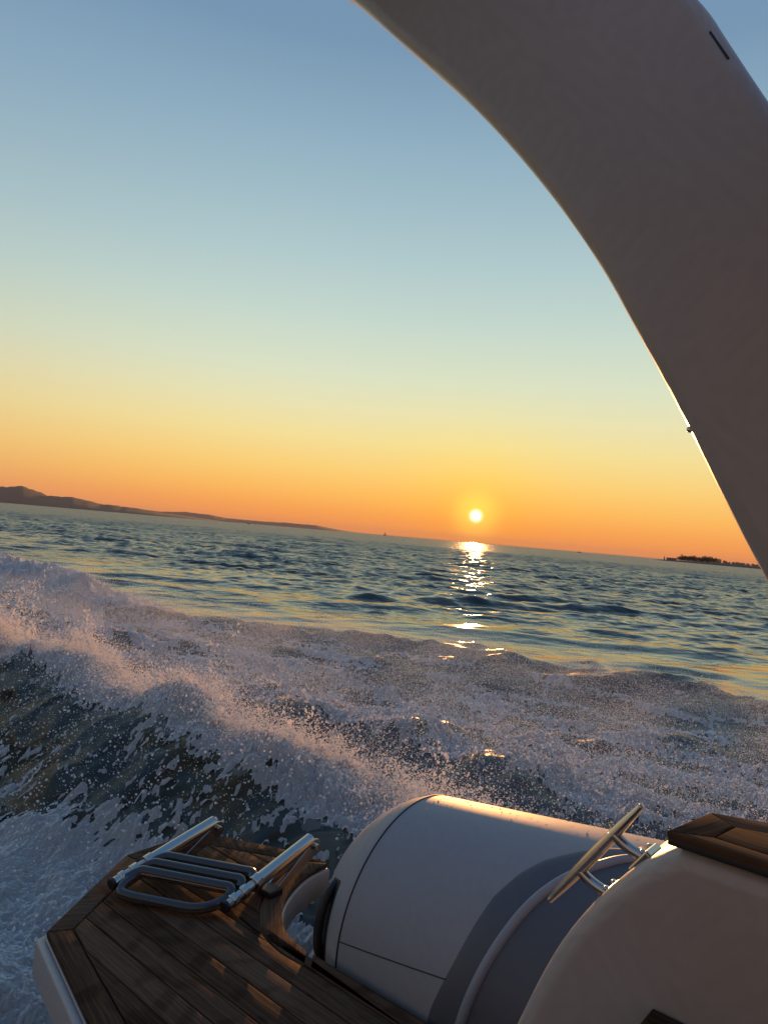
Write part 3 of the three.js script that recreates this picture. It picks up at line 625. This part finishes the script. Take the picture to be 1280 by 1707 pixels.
// ---- the inflatable side tube with its cone end
{
  const side = new THREE.Group(); side.name = 'side_tube'; boat.add(side);
  const S0 = -1.328, CY = 0.448, FRONT = 1.545;
  const radius = (L) => L >= 0 ? 0.369 + 0.093 * Math.min(L, 0.8) : ramp([[-0.23, 0.165], [-0.21, 0.205], [-0.17, 0.255], [-0.12, 0.302], [-0.06, 0.344], [-0.02, 0.363], [0, 0.369]], L);
  const centreN = (L) => FRONT + (L >= 0 ? radius(L) : 0.369 + 0.0 * L);
  const point = (L, deg, out = 0) => { const r = radius(L) + out, t = deg * RAD; return [S0 + L, CY + r * Math.sin(t), -(centreN(L) + r * Math.cos(t))]; };
  function skin(L0, L1, cols, rows, out = 0, T0 = () => 0, T1 = () => 360) {
    const pos = [], uv = [], index = [];
    for (let i = 0; i <= cols; i++) for (let j = 0; j <= rows; j++) { const L = lerp(L0, L1, i / cols), t = lerp(T0(L), T1(L), j / rows); pos.push(...point(L, t, out)); uv.push(L, t * RAD * 0.38); }
    for (let i = 0; i < cols; i++) for (let j = 0; j < rows; j++) { const a = i * (rows + 1) + j, b = a + rows + 1; index.push(a, a + 1, b + 1, a, b + 1, b); }
    const g = new THREE.BufferGeometry(); g.setAttribute('position', new THREE.Float32BufferAttribute(pos, 3)); g.setAttribute('uv', new THREE.Float32BufferAttribute(uv, 2)); g.setIndex(index); g.computeVertexNormals(); return g;
  }
  part('tube', skin(0.0, 4.2, 84, 96), tubeCloth, side);
  const cone = part('cone_end', skin(-0.23, -0.004, 40, 96, 0.0015), tubeCloth, side);
  { // blunt end: a moulded cap and its grab handle
    const zc = -centreN(-0.23);
    const capG = new THREE.LatheGeometry([[0, -0.02], [0.1, -0.02], [0.15, -0.014], [0.168, 0], [0.166, 0.01]].map((p) => new THREE.Vector2(...p)), 48);
    capG.rotateZ(-Math.PI / 2); capG.translate(S0 - 0.232, CY, zc); part('end_cap', capG, tubeGrey, cone);
    const h = [];
    for (const [d, o] of [[152, 0.0], [158, 0.025], [167, 0.035], [177, 0.035], [186, 0.025], [192, 0.0]]) h.push(point(-0.11, d, o * 0.8));
    part('grab_handle', tubeGeo(h, 0.014, 40, 12), rubber, cone);
    part('handle_patch', skin(-0.14, -0.08, 4, 24, 0.004, () => 150, () => 196), rubber, cone);
  }
  { // beads of spray water on the cloth
    const R = rng(808), g = [], nrm = new THREE.Vector3(), P = new THREE.Vector3(), up = new THREE.Vector3(0, 0, 1);
    for (let i = 0; i < 260; i++) {
      const L = 0.02 + 0.75 * R(), d = 62 + 75 * R() ** 1.4, a = point(L, d), b = point(L, d, 0.01);
      P.set(...a); nrm.set(b[0] - a[0], b[1] - a[1], b[2] - a[2]).normalize();
      const s = new THREE.IcosahedronGeometry(0.0011 + 0.0026 * R() ** 3, 1); s.scale(1, 1, 0.6);
      s.applyQuaternion(new THREE.Quaternion().setFromUnitVectors(up, nrm)); s.translate(P.x, P.y, P.z); g.push(s);
    }
    const w = part('water_beads', mergeGeometries(g), new THREE.MeshPhysicalMaterial({ color: 0xffffff, roughness: 0.05, transmission: 1, thickness: 0.003, ior: 1.33 }), side); w.userData.kind = 'stuff';
  }
  const ring = (L, r0) => { const p = []; for (let d = 0; d < 360; d += 6) p.push(point(L, d, 0.0005)); return tubeGeo(p, r0, 180, 6, true); };
  part('seam', ring(-0.002, 0.0028), rubber, side);
  const lower = []; for (let L = 0; L < 0.42; L += 0.03) lower.push(point(L, 172 - 20 * L, 0.0004));
  part('seam', tubeGeo(lower, 0.0016, 40, 6), rubber, side);
  // dark wear patch: it rises from the inboard side and sweeps forward along the top
  const edge = [[95, 0.67], [99.1, 0.597], [105.8, 0.54], [113.6, 0.483], [122.1, 0.444], [133.7, 0.407], [158.2, 0.365], [176.7, 0.323], [200, 0.29]];
  const bead = [[96, 0.77], [104.5, 0.663], [110, 0.621], [118.7, 0.565], [128.5, 0.521], [138.4, 0.49], [155.2, 0.45], [173.2, 0.418], [200, 0.385]];
  {
    const pos = [], uv = [], index = [], rows = 60, cols = 30;
    for (let j = 0; j <= rows; j++) { const d = lerp(92, 200, j / rows), L0 = ramp(edge.map(([t, l]) => [t, l]), d); for (let i = 0; i <= cols; i++) { const L = lerp(L0, 2.6, (i / cols) ** 1.5); pos.push(...point(L, d, i ? 0.004 : 0)); uv.push(L, d * RAD * 0.38); } }
    for (let j = 0; j < rows; j++) for (let i = 0; i < cols; i++) { const a = j * (cols + 1) + i, b = a + cols + 1; index.push(a, b + 1, b, a, a + 1, b + 1); }
    const g = new THREE.BufferGeometry(); g.setAttribute('position', new THREE.Float32BufferAttribute(pos, 3)); g.setAttribute('uv', new THREE.Float32BufferAttribute(uv, 2)); g.setIndex(index); g.computeVertexNormals();
    const patch = part('wear_patch', g, tubeGrey, side); patch.userData.label = 'slate grey wear patch on the tube';
    const line = bead.map(([d, L]) => point(L, d, 0.004));
    part('bead', tubeGeo(line, 0.013, 90, 12), beadGrey, patch);
  }
}
// ---- coaming with teak cap and mooring cleat
{
  const co = new THREE.Group(); co.name = 'coaming'; boat.add(co);
  const prof = spline([[-0.63, 0.45], [-0.58, 0.73], [-0.527, 0.902], [-0.456, 1.069], [-0.365, 1.197], [-0.3, 1.254]], 40);
  const g = new THREE.ExtrudeGeometry(new THREE.Shape(V2([...prof, [1.9, 1.256], [1.9, 0.45]].reverse())), { depth: 0.2 - 0.06, bevelEnabled: true, bevelSize: 0.03, bevelThickness: 0.03, bevelOffset: -0.03, bevelSegments: 7 });
  g.translate(0, 0, -1.25 + 0.03); part('moulding', toCreasedNormals(g, 0.5), cream, co);
  const nearN = 1.043, farLine = [[-0.294, 1.176], [-0.22, 1.208], [0.1, 1.24], [1.9, 1.245]];
  const cap = part('teak_cap', board([[-0.313, nearN + 0.002], ...farLine, [1.9, nearN + 0.002]], 1.266, 0.011, 0, 0.002, 2), caulk, co);
  const pl = (o, k, ang) => { const b = board(o, 1.2745, 0.0095, 0.0012, 0.0025, 3); turnUv(b, ang); shiftUv(b, k * 0.3, k * 0.53); part('plank', b, teaks[k % 3], cap); };
  pl([[-0.315, nearN], [-0.262, 1.076], [1.9, 1.076], [1.9, nearN]], 0, 0);
  pl([[-0.315, nearN], [-0.294, 1.176], [-0.252, 1.146], [-0.262, 1.076]], 1, 1.3);
  pl([...farLine, [1.9, 1.2], [0.1, 1.196], [-0.2, 1.166], [-0.252, 1.146]], 2, 0);
  pl([[-0.262, 1.076], [-0.252, 1.146], [-0.2, 1.166], [0.1, 1.196], [1.9, 1.2], [1.9, 1.076]], 4, 0);
  // shelf on the inboard side
  const sh = part('shelf', board([[-0.319, 1.048], [1.2, 1.048], [1.2, 0.72], [-0.325, 0.72]], 1.03, 0.035, 0, 0.006, 3), teaks[1], co);
  sh.userData.label = 'dark teak shelf corner at the bottom of the view';
  // cleat
  const cl = new THREE.Group(); cl.name = 'mooring_cleat'; boat.add(cl);
  const P0 = new THREE.Vector2(-0.510, 1.080), P1 = new THREE.Vector2(-0.376, 1.272), dir = P1.clone().sub(P0), len = dir.length(); dir.normalize();
  const horn = new THREE.CatmullRomCurve3([0, 0.2, 0.4, 0.6, 0.8, 1].map((t) => new THREE.Vector3(P0.x + dir.x * len * t, P0.y + dir.y * len * t, -1.112)));
  const hg = new THREE.TubeGeometry(horn, 48, 0.0078, 14), pa = hg.attributes.position;
  for (let i = 0; i < pa.count; i++) {                            // thicker amidships, flattened, ends tapered
    const t = Math.floor(i / 15) / 48, k = 0.5 + 0.75 * Math.sin(Math.PI * clamp(t, 0.03, 0.97)) ** 0.7, c = horn.getPointAt(clamp(t));
    pa.setXYZ(i, c.x + (pa.getX(i) - c.x) * k, c.y + (pa.getY(i) - c.y) * k, c.z + (pa.getZ(i) - c.z) * k * 0.95);
  }
  hg.computeVertexNormals(); part('horn', hg, steel, cl);
  for (const e of [0, 1]) { const p = horn.getPointAt(e), s = new THREE.SphereGeometry(0.0045, 12, 8); s.translate(p.x, p.y, p.z); part('horn_tip', s, steel, cl); }
  const nx = dir.y, ny = -dir.x;                                   // from the horn down to the moulding
  for (const t of [0.34, 0.72]) {
    const b = [P0.x + dir.x * len * t, P0.y + dir.y * len * t], f = [b[0] + nx * 0.05 + dir.x * 0.012, b[1] + ny * 0.05 + dir.y * 0.012];
    const leg = part('leg', tubeGeo([[b[0], b[1], -1.112], [b[0] + nx * 0.025 + dir.x * 0.003, b[1] + ny * 0.025 + dir.y * 0.003, -1.112], [f[0], f[1], -1.112]], 0.0088, 20, 12), steel, cl);
    const base = new RoundedBoxGeometry(0.045, 0.012, 0.05, 3, 0.004); base.rotateZ(Math.atan2(dir.y, dir.x)); base.translate(f[0] + nx * 0.002, f[1] + ny * 0.002, -1.112); part('base', base, steel, leg);
    for (const dz of [-0.015, 0.015]) { const bolt = new THREE.SphereGeometry(0.006, 12, 8); bolt.scale(1, 0.6, 1); bolt.translate(f[0] - nx * 0.005 + dir.x * 0.014, f[1] - ny * 0.005 + dir.y * 0.014, -1.112 + dz); part('bolt', bolt, steel, leg); }
  }
}
// ---- arch
{
  const arch = new THREE.Group(); arch.name = 'arch'; boat.add(arch);
  const low = [[0.0, 1.27], [-0.075, 1.385], [-0.143, 1.505], [-0.21, 1.62], [-0.278, 1.741], [-0.324, 1.828], [-0.372, 1.915], [-0.424, 2.004], [-0.479, 2.098], [-0.549, 2.201], [-0.624, 2.3], [-0.705, 2.398], [-0.793, 2.496], [-0.889, 2.595], [-0.994, 2.701], [-1.09, 2.8], [-1.2, 2.905], [-1.33, 3.0]];
  const up = [[-1.17, 3.4], [-0.95, 3.2], [-0.7, 2.94], [-0.5, 2.69], [-0.352, 2.483], [-0.323, 2.43], [-0.287, 2.363], [-0.252, 2.299], [-0.12, 2.06], [0.02, 1.8], [0.17, 1.53], [0.31, 1.27]];
  const g = new THREE.ExtrudeGeometry(new THREE.Shape(V2([...spline(low, 90), ...spline(up, 50)])), { depth: 0.12 - 0.05, bevelEnabled: true, bevelSize: 0.025, bevelThickness: 0.025, bevelOffset: -0.025, bevelSegments: 7 });
  g.translate(0, 0, -1.17 + 0.025); part('leg', toCreasedNormals(g, 0.5), cream, arch);
  const bar = new RoundedBoxGeometry(0.46, 0.16, 2.3, 4, 0.05); bar.rotateZ(1.19); bar.translate(-1.275, 3.21, 0.0); part('crossbar', bar, cream, arch);
  const other = toCreasedNormals(g, 0.5).clone(); other.translate(0, 0, 2.22); part('leg', other, cream, arch);
  const stud = new THREE.SphereGeometry(0.005, 16, 10); stud.scale(1, 1, 0.7); stud.translate(-0.331, 1.842, -1.07); part('stud', stud, steel, arch);
  const trim = new RoundedBoxGeometry(0.06, 0.0035, 0.006, 2, 0.0015); trim.rotateZ(-1.06); trim.translate(-0.324, 2.405, -1.0545); part('scuff_trim', trim, rubber, arch);
}
// ---- the rest of the hull round the cockpit, mostly behind the camera, with a roof added for shade
{
  const hull = new THREE.Group(); hull.name = 'hull'; boat.add(hull);
  const box = (name, s0, s1, y0, y1, z0, z1, m = cream, r = 0.03) => { const b = new RoundedBoxGeometry(s1 - s0, y1 - y0, z1 - z0, 3, r); b.translate((s0 + s1) / 2, (y0 + y1) / 2, (z0 + z1) / 2); return part(name, b, m, hull); };
  box('cockpit_sole', -0.91, 5, 0.3, 0.449, -1.4, 1.4, cream, 0.02);
  box('transom', -0.905, -0.78, 0.452, 0.82, -0.78, 1.04);
  box('side_coaming', -0.6, 5, 0.452, 1.262, 1.05, 1.25);
  box('helm_console', 1.3, 2.1, 0.452, 1.6, -0.75, 0.75);
  box('cabin_front', 3.0, 5, 0.452, 1.5, -1.04, 1.04);
  box('added_hardtop', -0.1, 3.2, 2.42, 2.5, -1.02, 1.02);  // unseen roof, added and carried aft to darken the inner face of the arch
  for (const [s, z] of [[1.35, -0.95], [1.35, 0.95], [2.9, -0.95], [2.9, 0.95]]) part('added_hardtop_post', rod([s, 0.452, z], [s, 2.43, z], 0.025), steel, hull);  // posts holding up the added roof
  const keel = new THREE.ExtrudeGeometry(new THREE.Shape(V2([[-1.4, 0.0], [-1.0, -0.4], [0, -0.6], [1.0, -0.4], [1.4, 0.0], [1.4, 0.31], [-1.4, 0.31]])), { depth: 6, bevelEnabled: false });
  keel.rotateY(Math.PI / 2); keel.translate(-0.9, 0, 0); part('hull_bottom', keel, cream, hull);
}

renderer.render(scene, camera);
